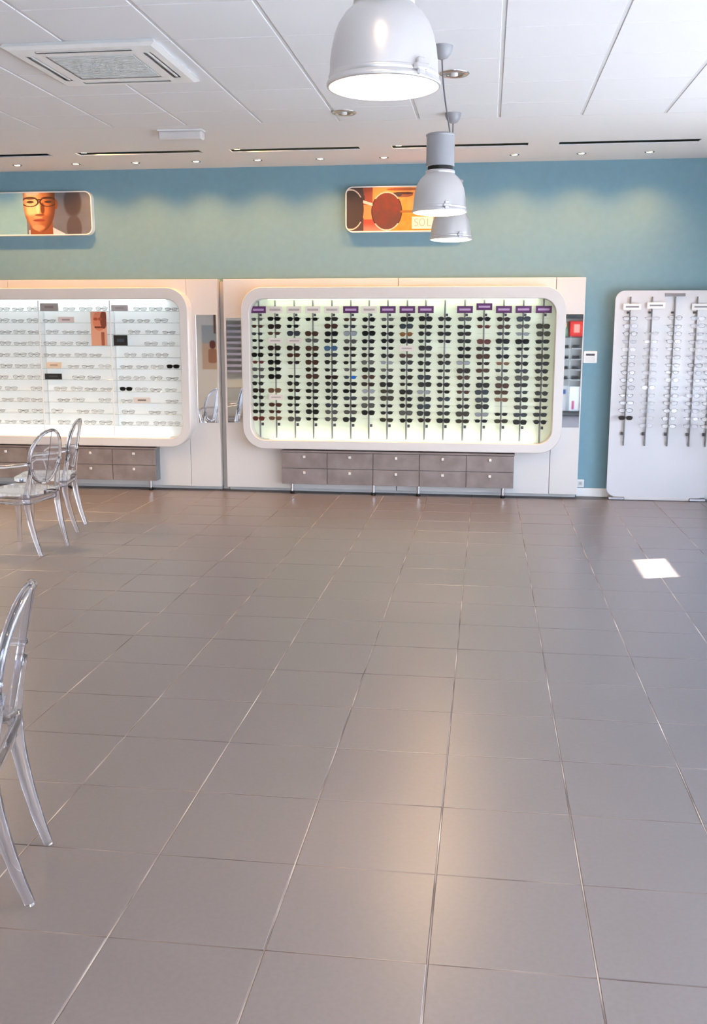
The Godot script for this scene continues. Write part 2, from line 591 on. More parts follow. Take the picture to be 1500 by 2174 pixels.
# ---------------------------------------------------------------- what hangs in or from the ceiling
func ceiling_things() -> void:
	var warm := Color(1.0, 0.73, 0.41)
	# slots open to the space above the ceiling, each with a mounting rail and some with a small lamp
	var k := 0
	for s in slots():
		k += 1
		var o := thing("light_trough", "dark recessed ceiling slot, %s trough along the plaster border from the left wall" % ORD[k], "light trough", Vector3(s[0], CEIL, -6.93), "slots in the ceiling border")
		var w: float = s[1] - s[0]
		var h := Shape.new()
		h.box(Vector3(0, 0.0, -0.08), Vector3(w, 0.009, -0.076))
		h.box(Vector3(0, 0.0, 0.076), Vector3(w, 0.009, 0.08))
		h.box(Vector3(0, 0.0, -0.076), Vector3(0.004, 0.009, 0.076))
		h.box(Vector3(w - 0.004, 0.0, -0.076), Vector3(w, 0.009, 0.076))
		part("slot_rim", h, mats.white_plastic, o)
		part("rail", bx(0.03, w - 0.03, 0.196, 0.219, -0.018, 0.018, 0.003), mats.white_plastic, o)
		if k in [3, 4, 5]:
			var e: float = [0.35, 0.18, 0.04][k - 3]
			part("lamp_head", bx(0.03, 0.09, 0.02, 0.196, -0.03, 0.03, 0.006), mats.white_plastic, o)
			part("lamp_lens", bx(0.034, 0.086, 0.014, 0.0195, -0.026, 0.026, 0.002), mats.warm_glow, o)
			spot("lamp_light", Vector3(0.094, 0.045, 0), Vector3(1, 0.0, -0.16), warm, e * 1.2, 60.0, o, 0.02)
	# downlights along the wall
	var ring := Shape.new().lathe(Vector3.ZERO, [Vector2(0.0, -0.001), Vector2(0.030, -0.001)], 24)
	ring.lathe(Vector3.ZERO, [Vector2(0.046, 0.0), Vector2(0.046, -0.004), Vector2(0.042, -0.006), Vector2(0.033, -0.004), Vector2(0.030, -0.001)], 24)
	var rm := ring.mesh()
	var disc := Shape.new().lathe(Vector3.ZERO, [Vector2(0.029, -0.0012), Vector2(0.026, -0.004), Vector2(0.015, -0.006), Vector2(0.0, -0.0065)], 20).mesh()
	for i in 12:
		var o := thing("downlight", "small lit round downlight, %s along the ceiling edge from the left wall" % ORD[i + 1], "downlight", Vector3(-4.315 + 0.6155 * i, CEIL, -7.445), "downlights along the back wall")
		part("trim_ring", rm, mats.chrome, o)
		part("lamp_lens", disc, mats.warm_glow, o)
		spot("lamp_light", Vector3(0, -0.012, 0), Vector3(0, -1, -0.12), warm, 0.97, 59.0, o, 0.03)
	# air conditioning cassette
	var ac := thing("air_conditioner", "square white ceiling air conditioning cassette with four air slots", "air conditioner", Vector3(-1.345, CEIL, -3.805))
	var p := Shape.new()
	var a := 0.46
	var b := 0.43
	var y := -0.035
	for q in 4:
		var bas := Basis(Vector3.UP, q * PI / 2)
		p.quad(bas * Vector3(-0.445, 0, 0.445), bas * Vector3(-a, -0.022, a), bas * Vector3(a, -0.022, a), bas * Vector3(0.445, 0, 0.445))
		p.quad(bas * Vector3(-a, -0.022, a), bas * Vector3(-b, y, b), bas * Vector3(b, y, b), bas * Vector3(a, -0.022, a))
	for q in 4:
		var bas := Basis(Vector3.UP, q * PI / 2)
		# slot cut out of the border: |x| < 0.29, z from 0.335 to 0.385
		p.quad(bas * Vector3(-b, y, b), bas * Vector3(-0.385, y, 0.385), bas * Vector3(0.385, y, 0.385), bas * Vector3(b, y, b))
		p.quad(bas * Vector3(-0.385, y, 0.385), bas * Vector3(-0.335, y, 0.335), bas * Vector3(-0.29, y, 0.335), bas * Vector3(-0.29, y, 0.385))
		p.quad(bas * Vector3(0.29, y, 0.385), bas * Vector3(0.29, y, 0.335), bas * Vector3(0.335, y, 0.335), bas * Vector3(0.385, y, 0.385))
		p.quad(bas * Vector3(-0.335, y, 0.335), bas * Vector3(-0.27, y, 0.27), bas * Vector3(0.27, y, 0.27), bas * Vector3(0.335, y, 0.335))
	part("panel", p, mats.white_plastic, ac)
	part("inner_box", bx(-0.43, 0.43, 0.0, 0.0015, -0.43, 0.43), mats.white_plastic, ac)
	for q in 4:
		var v := part("air_vane", bx(-0.285, 0.285, -0.033, -0.026, 0.352, 0.366, 0.001), mats.white_plastic, ac)
		v.rotation.y = q * PI / 2
	mat("grille_white", Color(0.80, 0.81, 0.80), 0.6)
	part("grille_frame", bx(-0.268, 0.268, y + 0.004, -0.005, -0.268, 0.268, 0.002), mats.grille_white, ac)
	for i in 18:
		part("grille_slat", bx(-0.255, 0.255, y - 0.001, y + 0.0045, -0.247 + 0.0285 * i, -0.232 + 0.0285 * i), mats.grille_white, ac)
	# emergency light block
	var em := thing("emergency_light", "white box-shaped emergency light under the ceiling border", "emergency light", Vector3(-1.53, CEIL, -5.93))
	part("base_plate", bx(-0.19, 0.19, -0.012, 0.0, -0.055, 0.055, 0.003), mats.white_plastic, em)
	part("diffuser", bx(-0.185, 0.185, -0.078, -0.012, -0.048, 0.048, 0.012), mats.white_lacquer, em)
	# unlit recessed ceiling lights among the panels
	for q in [[Vector3(0.765, CEIL, -4.36), "chrome-ringed unlit round ceiling light among the panels beside the pendant cables"], [Vector3(-0.10, CEIL, -5.42), "unlit round ceiling light in the last panel row before the plaster border"], [Vector3(0.66, CEIL, 0.55), "lit round ceiling light mirrored in the bell of the large pendant", true]]:
		var o := thing("ceiling_light", q[1], "ceiling light", q[0])
		part("trim_ring", Shape.new().lathe(Vector3.ZERO, [Vector2(0.095, 0.0), Vector2(0.095, -0.005), Vector2(0.085, -0.012), Vector2(0.07, -0.010), Vector2(0.062, -0.002)], 32), mats.chrome, o)
		part("reflector", Shape.new().lathe(Vector3.ZERO, [Vector2(0.062, -0.002), Vector2(0.03, -0.0012), Vector2(0.0, -0.001)], 32), mats.brushed, o)
		if q.size() > 2:
			part("lamp_lens", Shape.new().lathe(Vector3.ZERO, [Vector2(0.055, -0.004), Vector2(0.03, -0.012), Vector2(0.0, -0.014)], 24), mats.warm_glow, o)
			spot("lamp_light", Vector3(0, -0.022, 0), Vector3(0, -1, 0), Color(1.0, 0.84, 0.66), 0.8, 75.0, o, 0.06)
			continue
		part("lamp_socket", Shape.new().lathe(Vector3.ZERO, [Vector2(0.022, -0.001), Vector2(0.022, -0.016), Vector2(0.0, -0.018)], 20), mats.white_plastic, o)


# ---------------------------------------------------------------- wall cabinets
func cabinets() -> void:
	# lit cabinet with rods of sunglasses
	var cab := thing("display_cabinet", "white wall cabinet with rounded frame and lit greenish back holding rods of sunglasses", "cabinet", Vector3.ZERO)
	for q in [[-1.683, 0.116], [0.120, 1.672], [1.676, 1.958]]:
		part("board", bx(q[0], q[1], 0.035, 2.19, WALL_Z, PANEL_Z, 0.003), mats.white_lacquer, cab)
	part("plinth", bx(-1.67, 1.945, 0.0, 0.035, WALL_Z, PANEL_Z - 0.07), mats.white_lacquer, cab)
	frame_and_back(cab, -1.462, 1.769, -1.378, 1.673)
	part("mirror", bx(1.752, 1.946, 0.72, 1.835, PANEL_Z, PANEL_Z + 0.005, 0.001), mats.mirror, cab)
	part("mirror", bx(-1.66, -1.50, 0.72, 1.80, PANEL_Z, PANEL_Z + 0.005, 0.001), mats.mirror, cab)
	lights_in(cab, -1.20, 1.50, Color(0.95, 1.0, 0.84), "led_green_glow", 0.085, 0.07, 0.12)

	# lit cabinet with shelves
	var c2 := thing("display_cabinet", "white wall cabinet with rounded frame and lit glass shelves of eyeglasses", "cabinet", Vector3.ZERO)
	for q in [[-5.39, -4.02], [-4.016, -2.078], [-2.074, -1.748]]:
		part("board", bx(q[0], q[1], 0.035, 2.19, WALL_Z, PANEL_Z, 0.003), mats.white_lacquer, c2)
	part("plinth", bx(-5.38, -1.76, 0.0, 0.035, WALL_Z, PANEL_Z - 0.07), mats.white_lacquer, c2)
	frame_and_back(c2, -5.25, -2.02, -5.165, -2.105)
	part("mirror", bx(-1.985, -1.762, 0.715, 1.832, PANEL_Z, PANEL_Z + 0.005, 0.001), mats.mirror, c2)
	lights_in(c2, -5.0, -2.28, Color(0.95, 1.0, 1.0), "led_cool_glow", 0.08, 0.10, 0.17)
	for i in 11:
		part("shelf", bx(-5.155, -2.115, shelf_y(i) - 0.007, shelf_y(i), PANEL_Z + 0.006, -7.585, 0.001), mats.shelf_glass, c2)
	for x in [-4.41, -3.625, -2.852]:
		var d := part("divider", bx(x - 0.003, x + 0.003, 0.575, 1.975, PANEL_Z + 0.006, -7.584), mats.clear_lens, c2)
		part("edge_strip", bx(x - 0.006, x + 0.006, 0.575, 1.975, -7.583, -7.578, 0.001), mats.white_plastic, d)
		part("edge_strip", bx(x - 0.005, x + 0.005, 0.575, 1.975, PANEL_Z + 0.006, PANEL_Z + 0.012), mats.white_plastic, d)

	# drawer units below
	drawer_unit(-1.062, 5, "grey oxide wood-look drawer unit under the cabinet of sunglasses", [-0.961, -0.108, 0.355, 1.209])
	drawer_unit(-4.79, 5, "grey oxide wood-look drawer unit under the cabinet of eyeglasses", [-4.69, -3.83, -3.37, -2.49])


func shelf_y(i: int) -> float:
	return 1.868 - 0.1178 * i


func frame_and_back(cab: Node, x0: float, x1: float, i0: float, i1: float) -> void:
	var s := Shape.new().ring(rounded(x0, 0.470, x1, 2.102, 0.225, 14), rounded(i0, 0.560, i1, 1.985, 0.145, 14), PANEL_Z, FRAME_Z, 0.006)
	part("rounded_frame", s, mats.white_lacquer, cab)
	var b := Shape.new().plate(rounded(i0, 0.560, i1, 1.985, 0.145, 14), PANEL_Z, PANEL_Z + 0.005)
	part("light_sheet", b, mats.back_sheet, cab)


func lights_in(cab: Node, x0: float, x1: float, c: Color, g: String, low: float, high: float, sheet: float) -> void:
	var z := -7.665
	# the back sheet is edge-lit acrylic: it gives off a soft even light of its own
	var m := glow("lit_sheet_" + g, c, sheet)
	m.albedo_color = Color(0.86, 0.88, 0.80) if g == "led_green_glow" else Color(0.88, 0.88, 0.87)
	(cab.get_node("light_sheet") as MeshInstance3D).material_override = m
	strip("sheet_light", Vector3((x0 + x1) / 2, 1.27, PANEL_Z + 0.012), Vector3(0, 0, 1), Vector2(x1 - x0, 1.3), c, sheet * 0.25, cab)
	var s := part("led_strip", bx(x0, x1, 0.561, 0.566, z - 0.008, z + 0.008), mats[g], cab)
	s = part("led_strip", bx(x0, x1, 1.979, 1.984, z - 0.008, z + 0.008), mats[g], cab)
	strip("led_light", Vector3((x0 + x1) / 2, 0.570, z), Vector3(0, 1, -0.25), Vector2(x1 - x0, 0.016), c, low, cab)
	strip("led_light", Vector3((x0 + x1) / 2, 1.975, z), Vector3(0, -1, -0.25), Vector2(x1 - x0, 0.016), c, high, cab)


func drawer_unit(x0: float, n: int, label: String, legs: Array) -> void:
	var u := thing("drawer_unit", label, "drawers", Vector3(x0, 0, 0))
	var w := 2.375
	part("body", bx(0.0, w, 0.105, 0.455, PANEL_Z, -7.60, 0.002), mats.cabinet_side, u)
	part("top_board", bx(-0.005, w + 0.005, 0.4375, 0.456, PANEL_Z, -7.575, 0.002), mats.oxide_wood, u)
	for c in n:
		for r in 2:
			var a := w / n * c
			var d := part("drawer", bx(a + 0.003, a + w / n - 0.003, 0.107 + 0.165 * r, 0.107 + 0.165 * r + 0.160, -7.60, -7.58, 0.0015), mats.oxide_wood, u)
			var kx := a + w / n * 0.5
			var ky := 0.107 + 0.165 * r + 0.12
			var kn := Shape.new().box(Vector3(kx - 0.014, ky - 0.014, -7.572), Vector3(kx + 0.014, ky + 0.014, -7.560), 0.004)
			kn.box(Vector3(kx - 0.005, ky - 0.005, -7.58), Vector3(kx + 0.005, ky + 0.005, -7.572))
			part("knob", kn, mats.knob_metal, d)
	for x in legs:
		var l := part("leg", Shape.new().lathe(Vector3(x - x0, 0.0, -7.615), [Vector2(0.017, 0.105), Vector2(0.017, 0.028)], 16), mats.chrome, u)
		part("foot", Shape.new().lathe(Vector3(x - x0, 0.0, -7.615), [Vector2(0.0, 0.029), Vector2(0.022, 0.028), Vector2(0.022, 0.0), Vector2(0.0, 0.0)], 16), mats.black_rubber, l)


# ---------------------------------------------------------------- free-standing white board
func board_rods() -> Array:
	return [2.385, 2.590, 2.805, 3.012, 3.170]


func display_board() -> void:
	var b := thing("display_board", "glossy white eyewear board with rounded corners standing against the teal wall", "display board", Vector3.ZERO)
	part("panel", Shape.new().plate(rounded(2.245, 0.03, 3.225, 2.06, 0.09, 10), -7.73, -7.70), mat("gloss_white", Color(0.82, 0.82, 0.83), 0.12), b)
	part("skirting", bx(2.42, 3.06, 0.0, 0.03, -7.735, -7.695, 0.003), mats.white_lacquer, b)
	for x in [2.262, 3.05]:
		part("foot", bx(x, x + 0.16, 0.0, 0.030, -7.74, -7.67, 0.006), mats.brushed, b)
	for x in board_rods():
		var r := part("rod", Shape.new().tube([Vector3(x, 0.55, -7.675), Vector3(x, 2.0, -7.675)], 0.0075, 0.0075, 10), mats.rod_metal, b)
		part("mount", bx(x - 0.008, x + 0.008, 1.955, 1.985, -7.70, -7.678, 0.002), mats.chrome, r)
		part("mount", bx(x - 0.008, x + 0.008, 0.565, 0.595, -7.70, -7.678, 0.002), mats.chrome, r)
		part("lock", bx(x - 0.03, x - 0.008, 0.655, 0.685, -7.69, -7.668, 0.002), mats.dark_label, r)
		part("lock", bx(x - 0.03, x - 0.008, 1.84, 1.86, -7.69, -7.668, 0.002), mats.dark_label, r)
	part("name_bar", bx(2.708, 2.90, 2.004, 2.032, -7.70, -7.69, 0.002), mat("bar_grey", Color(0.52, 0.51, 0.52), 0.5), b)
	for q in [[2.402, 1.903], [2.627, 1.916], [3.045, 1.902]]:
		var c := part("name_card", bx(q[0] - 0.085, q[0] + 0.085, q[1] - 0.030, q[1] + 0.030, -7.665, -7.661, 0.001), mats.white_plastic, b)
		part("print", bx(q[0] - 0.062, q[0] + 0.062, q[1] - 0.006, q[1] + 0.008, -7.6612, -7.6603), mats.bar_grey, c)


# ---------------------------------------------------------------- posters, thermostat, socket
func wall_things() -> void:
	poster("poster_box", "rounded light box with photo print of a bearded man in glasses", Vector3(-4.235, 2.646, -7.78), man_print())
	var p := poster("poster_box", "rounded light box with orange print of a face in round sunglasses", Vector3(-0.425, 2.642, -7.78), sunglass_print())
	var t := TextMesh.new()
	t.text = "SOL"
	t.font_size = 16
	t.pixel_size = 0.0062
	t.depth = 0.001
	var f := SystemFont.new()
	f.font_names = PackedStringArray(["Droid Sans"])
	t.font = f
	t.horizontal_alignment = HORIZONTAL_ALIGNMENT_LEFT
	part("panel_print", bx(0.668, 0.88, 0.028, 0.145, 0.0, 0.0015), mat("print_cream", Color(0.97, 0.93, 0.80), 0.5), p)
	part("lettering", t, mat("print_grey", Color(0.66, 0.66, 0.60), 0.6), p, Vector3(0.685, 0.088, 0.0018))

	var th := thing("thermostat", "square white thermostat with dark display on the teal wall", "thermostat", Vector3(2.04, 1.415, WALL_Z))
	part("housing", bx(-0.068, 0.068, -0.06, 0.06, 0.0, 0.028, 0.006), mats.white_plastic, th)
	part("display", bx(-0.043, 0.043, 0.014, 0.034, 0.0275, 0.0288), mats.dark_label, th)
	part("button_cover", bx(-0.048, 0.048, -0.045, 0.006, 0.0275, 0.030, 0.001), mats.white_lacquer, th)
	var so := thing("wall_socket", "white wall socket low on the teal wall above the baseboard", "socket", Vector3(1.998, 0.135, WALL_Z))
	part("plate", bx(-0.036, 0.036, -0.04, 0.04, 0.0, 0.010, 0.003), mats.white_plastic, so)
	part("socket_rim", bx(-0.024, 0.024, -0.026, 0.026, 0.010, 0.013, 0.001), mats.white_lacquer, so)
	part("socket_recess", bx(-0.014, 0.014, -0.014, 0.014, 0.0128, 0.0138), mats.grey_grille, so)


func poster(called: String, label: String, at: Vector3, tex: ImageTexture) -> Node3D:
	var o := thing(called, label, "poster", at, "light boxes above the cabinets")
	var w := 1.16
	var h := 0.442
	part("case", Shape.new().ring(rounded(0, 0, w, h, 0.075), rounded(0.012, 0.012, w - 0.012, h - 0.012, 0.063), WALL_Z - at.z + 0.001, 0.004, 0.003), mats.white_plastic, o)
	var m := mat("print_" + o.name, Color(1, 1, 1), 0.35)
	m.albedo_texture = tex
	m.texture_repeat = false
	part("print", Shape.new().plate(rounded(0.0125, 0.0125, w - 0.0125, h - 0.0125, 0.0625), -0.012, -0.0, true), m, o)
	return o


func ell(p: Vector2, c: Vector2, r: Vector2) -> float:
	return ((p - c) / r).length()


# printed photograph: a man with short beard and dark glasses before pale blue and a dim grey background
func man_print() -> ImageTexture:
	var w := 486
	var h := 176
	var im := Image.create(w, h, false, Image.FORMAT_RGB8)
	var nz := FastNoiseLite.new()
	nz.seed = 4
	nz.frequency = 0.006
	for y in h:
		for col in w:
			var x := (col - 247.0) / 1.5 + 342.0
			var p := Vector2(x, y)
			var k := nz.get_noise_2d(x, y)
			var c := Color(0.50, 0.68, 0.74).lerp(Color(0.60, 0.74, 0.76), clampf(0.5 + 0.8 * k, 0, 1))
			if x > 300:
				c = Color(0.46, 0.46, 0.49).lerp(Color(0.40, 0.41, 0.44), clampf(0.5 + k, 0, 1))
				c = c.lerp(Color(0.31, 0.27, 0.26), 1.0 - smoothstep(0.75, 1.05, ell(p, Vector2(446, 40), Vector2(30, 70))))
				c = c.lerp(Color(0.34, 0.30, 0.30), 1.0 - smoothstep(0.8, 1.0, ell(p, Vector2(448, 150), Vector2(26, 60))))
			# shirt and collar
			if y > 128 and x > 306 and x < 420 and absf(x - 352) < (y - 124.0) * 1.35:
				c = Color(0.80, 0.81, 0.84)
			if y > 120 and absf(x - 346) < 36:
				c = Color(0.56, 0.31, 0.16)
			# ears and head: wide at the temples, narrowing to the chin
			if ell(p, Vector2(392, 48), Vector2(8, 22)) < 1.0:
				c = Color(0.55, 0.30, 0.16)
			var half := 50.0 * sqrt(clampf(1.0 - pow(maxf(0.0, (y - 40.0) / 124.0), 2.2), 0, 1))
			var dx := (x - 342.0) / maxf(half, 1.0)
			if absf(dx) < 1.0 and y < 164:
				c = Color(0.98, 0.76, 0.54).lerp(Color(0.80, 0.47, 0.25), smoothstep(-0.35, 0.35, dx))
				c = c.lerp(Color(0.42, 0.23, 0.13), smoothstep(0.35, 0.95, dx))
				c = c.lerp(Color(0.72, 0.46, 0.29), smoothstep(-0.7, -1.0, dx))
				# beard shadow, lips, chin
				if y > 84:
					c = c.lerp(Color(0.40, 0.22, 0.13), 0.45 * smoothstep(84.0, 104.0, float(y)))
				c = c.lerp(Color(0.92, 0.60, 0.43), 0.7 * (1.0 - smoothstep(0.6, 1.0, ell(p, Vector2(336, 146), Vector2(24, 14)))))
				c = c.lerp(Color(0.55, 0.22, 0.16), 1.0 - smoothstep(0.7, 1.0, ell(p, Vector2(340, 116), Vector2(22, 6))))
				c = c.lerp(Color(0.90, 0.64, 0.48), 0.8 * (1.0 - smoothstep(0.6, 1.0, ell(p, Vector2(336, 104), Vector2(18, 5)))))
				# nose: lit side and shaded side
				c = c.lerp(Color(1.0, 0.82, 0.64), 1.0 - smoothstep(0.6, 1.0, ell(p, Vector2(337, 62), Vector2(8, 32))))
				c = c.lerp(Color(0.44, 0.22, 0.11), 1.0 - smoothstep(0.6, 1.0, ell(p, Vector2(352, 66), Vector2(8, 30))))
				c = c.lerp(Color(0.46, 0.22, 0.12), 1.0 - smoothstep(0.7, 1.0, ell(p, Vector2(342, 93), Vector2(18, 4))))
				# brows, eyes, glasses
				for ex in [314.0, 370.0]:
					c = c.lerp(Color(0.34, 0.19, 0.12), 0.85 * (1.0 - smoothstep(0.6, 1.0, ell(p, Vector2(ex, 22), Vector2(24, 7)))))
					c = c.lerp(Color(0.22, 0.13, 0.09), 0.9 * (1.0 - smoothstep(0.5, 1.0, ell(p, Vector2(ex, 38), Vector2(15, 7)))))
					var r := ell(p, Vector2(ex, 38), Vector2(25, 19))
					if r < 1.10 and r > 0.90:
						c = Color(0.25, 0.13, 0.08)
				if y > 26 and y < 31 and absf(x - 342) < 8:
					c = Color(0.25, 0.13, 0.08)
				c = c.lerp(Color(0.92, 0.80, 0.70), 0.8 * (1.0 - smoothstep(0.6, 1.0, ell(p, Vector2(322, 2), Vector2(26, 10)))))
			im.set_pixel(col, y, c)
	return ImageTexture.create_from_image(im)


# printed photograph: a cropped face behind large round sunglasses in orange tones
func sunglass_print() -> ImageTexture:
	var w := 486
	var h := 176
	var im := Image.create(w, h, false, Image.FORMAT_RGB8)
	var nz := FastNoiseLite.new()
	nz.seed = 9
	nz.frequency = 0.018
	for y in h:
		for x in w:
			var p := Vector2(x, y)
			var k := nz.get_noise_2d(x, y)
			var c := Color(0.96, 0.62, 0.30).lerp(Color(0.98, 0.50, 0.10), clampf(float(y) / h + 0.6 * k - 0.25, 0, 1))
			if x < 72 + 12.0 * k:
				c = Color(0.33, 0.25, 0.21)
			elif x < 112:
				c = Color(0.62, 0.30, 0.20) if y < 70 else Color(0.93, 0.56, 0.32)
			if y > 128 and x < 150 and x > 72:
				c = Color(0.72, 0.30, 0.20).lerp(Color(0.92, 0.50, 0.40), smoothstep(140.0, 170.0, float(y)))
			# eye and brow over the rim
			if ell(p, Vector2(240, 30), Vector2(44, 11)) < 1.0:
				c = Color(0.62, 0.36, 0.24)
			if ell(p, Vector2(240, 24), Vector2(46, 5)) < 1.0:
				c = Color(0.34, 0.18, 0.13)
			if ell(p, Vector2(222, 30), Vector2(14, 8)) < 1.0:
				c = Color(0.30, 0.24, 0.22)
			if ell(p, Vector2(240, 8), Vector2(70, 6)) < 1.0:
				c = Color(0.72, 0.36, 0.16)
			# lenses
			for q in [[Vector2(18, 88), Vector2(52, 78)], [Vector2(172, 96), Vector2(62, 74)]]:
				var r := ell(p, q[0], q[1])
				if r < 1.0:
					c = Color(0.50, 0.22, 0.15).lerp(Color(0.40, 0.24, 0.18), clampf(float(y) / h + k, 0, 1))
					if q[0].x < 50:
						c = Color(0.30, 0.24, 0.20)
				elif r < 1.07:
					c = Color(0.30, 0.16, 0.12) if absf(p.y - q[0].y) < 50 else Color(0.93, 0.80, 0.70)
			# bridge and temple
			if x > 70 and x < 112 and absf(y - 62 - (x - 90) * 0.3) < 6:
				c = Color(0.92, 0.82, 0.76)
			if x > 230 and x < 300 and absf(y - 98) < 5:
				c = Color(0.62, 0.40, 0.14)
			im.set_pixel(x, y, c)
	return ImageTexture.create_from_image(im)


# ---------------------------------------------------------------- clear plastic armchairs
func chairs() -> void:
	var m: Material = mats.clear_plastic
	var proto := thing("clear_armchair", "", "chair", Vector3.ZERO, "clear plastic armchairs")
	# local axes: forward is -x, rear feet at x = 0.25
	# seat: rounded slab with a slight dish and an apron
	var o := rounded(-0.25, -0.24, 0.19, 0.24, 0.08, 6)
	var seat := Shape.new()
	var s2 := Shape.new().plate(o, -0.018, 0.018)
	for i in s2.v.size():
		var a: Vector3 = s2.v[i]
		s2.v[i] = Vector3(a.x, 0.455 + a.z, -a.y)
		var b: Vector3 = s2.n[i]
		s2.n[i] = Vector3(b.x, b.z, -b.y)
	seat = s2
	part("seat", seat, m, proto)
	var apron := Shape.new()
	var ring_path := []
	for q in rounded(-0.235, -0.225, 0.175, 0.225, 0.075, 5):
		ring_path.append(Vector3(q.x, 0.415, -q.y))
	apron.tube(ring_path, 0.007, 0.026, 6, Vector3.ZERO, true)
	part("apron", apron, m, proto)
	# oval medallion back, leaning backwards
	var c0 := Vector3(0.208, 0.735, 0)
	var upv := Vector3(0.085, 0.41, 0).normalized()
	var oval := []
	for k in 28:
		var a := TAU * k / 28
		oval.append(c0 + upv * sin(a) * 0.205 + Vector3(0.03 * (1.0 - absf(cos(a))), 0, cos(a) * 0.195))
	part("back_rim", Shape.new().tube(oval, 0.012, 0.016, 8, Vector3.ZERO, true), m, proto)
	var sheet := Shape.new()
	for k in 28:
		var a: Vector3 = oval[k]
		var b: Vector3 = oval[(k + 1) % 28]
		var cc := c0 + Vector3(0.035, 0, 0)
		for d in [0.004, -0.004]:
			var off := Vector3(d, 0, 0)
			if d > 0:
				sheet.tri(cc + off, b + off, a + off)
			else:
				sheet.tri(cc + off, a + off, b + off)
	part("back_sheet", sheet, m, proto)
	for s in [-1.0, 1.0]:
		# rear leg: sabre curve from the back down to the floor
		part("leg", Shape.new().tube([Vector3(0.205, 0.66, 0.172 * s), Vector3(0.182, 0.55, 0.185 * s), Vector3(0.165, 0.45, 0.195 * s), Vector3(0.168, 0.36, 0.195 * s), Vector3(0.188, 0.24, 0.19 * s), Vector3(0.216, 0.12, 0.184 * s), Vector3(0.252, 0.0, 0.178 * s)],
			[0.017, 0.019, 0.024, 0.024, 0.021, 0.018, 0.0145], [0.015, 0.017, 0.022, 0.022, 0.019, 0.016, 0.013], 8, Vector3(1, 0, 0), false, 0.4), m, proto)
		# front leg: straight and tapering
		part("leg", Shape.new().tube([Vector3(-0.205, 0.44, 0.20 * s), Vector3(-0.21, 0.25, 0.208 * s), Vector3(-0.218, 0.0, 0.22 * s)], [0.025, 0.020, 0.0145], [0.025, 0.020, 0.0145], 8, Vector3(1, 0, 0), false, 0.4), m, proto)
		# armrest: from the back forwards, then curving down to the seat
		part("armrest", Shape.new().tube([Vector3(0.212, 0.70, 0.19 * s), Vector3(0.15, 0.690, 0.235 * s), Vector3(0.05, 0.680, 0.262 * s), Vector3(-0.06, 0.672, 0.262 * s), Vector3(-0.10, 0.645, 0.258 * s), Vector3(-0.098, 0.58, 0.25 * s), Vector3(-0.075, 0.51, 0.24 * s), Vector3(-0.06, 0.455, 0.232 * s)],
			[0.014, 0.016, 0.018, 0.018, 0.016, 0.014, 0.015, 0.018], [0.011, 0.012, 0.013, 0.013, 0.013, 0.013, 0.014, 0.016], 8, Vector3(0, 0, 1), false, 0.3), m, proto)
	var where := [[Vector3(-2.2475, 0, -4.67), -9.5, "clear plastic armchair before the drawers under the eyeglass shelves, nearer the pendants"],
		[Vector3(-2.396, 0, -5.55), 11.7, "clear plastic armchair standing closest to the drawers under the eyeglass shelves"],
		[Vector3(-0.337, 0, -0.291), 16.0, "clear plastic armchair alone on the open floor, far from the cabinets"]]
	for i in 3:
		var q: Node3D = proto
		if i > 0:
			q = proto.duplicate()
			q.name = numbered("clear_armchair")
			add_child(q)
		var bas := Basis(Vector3.UP, deg_to_rad(where[i][1]))
		q.basis = bas
		q.position = where[i][0] - bas * Vector3(0.25, 0, 0)
		q.set_meta("label", where[i][2])


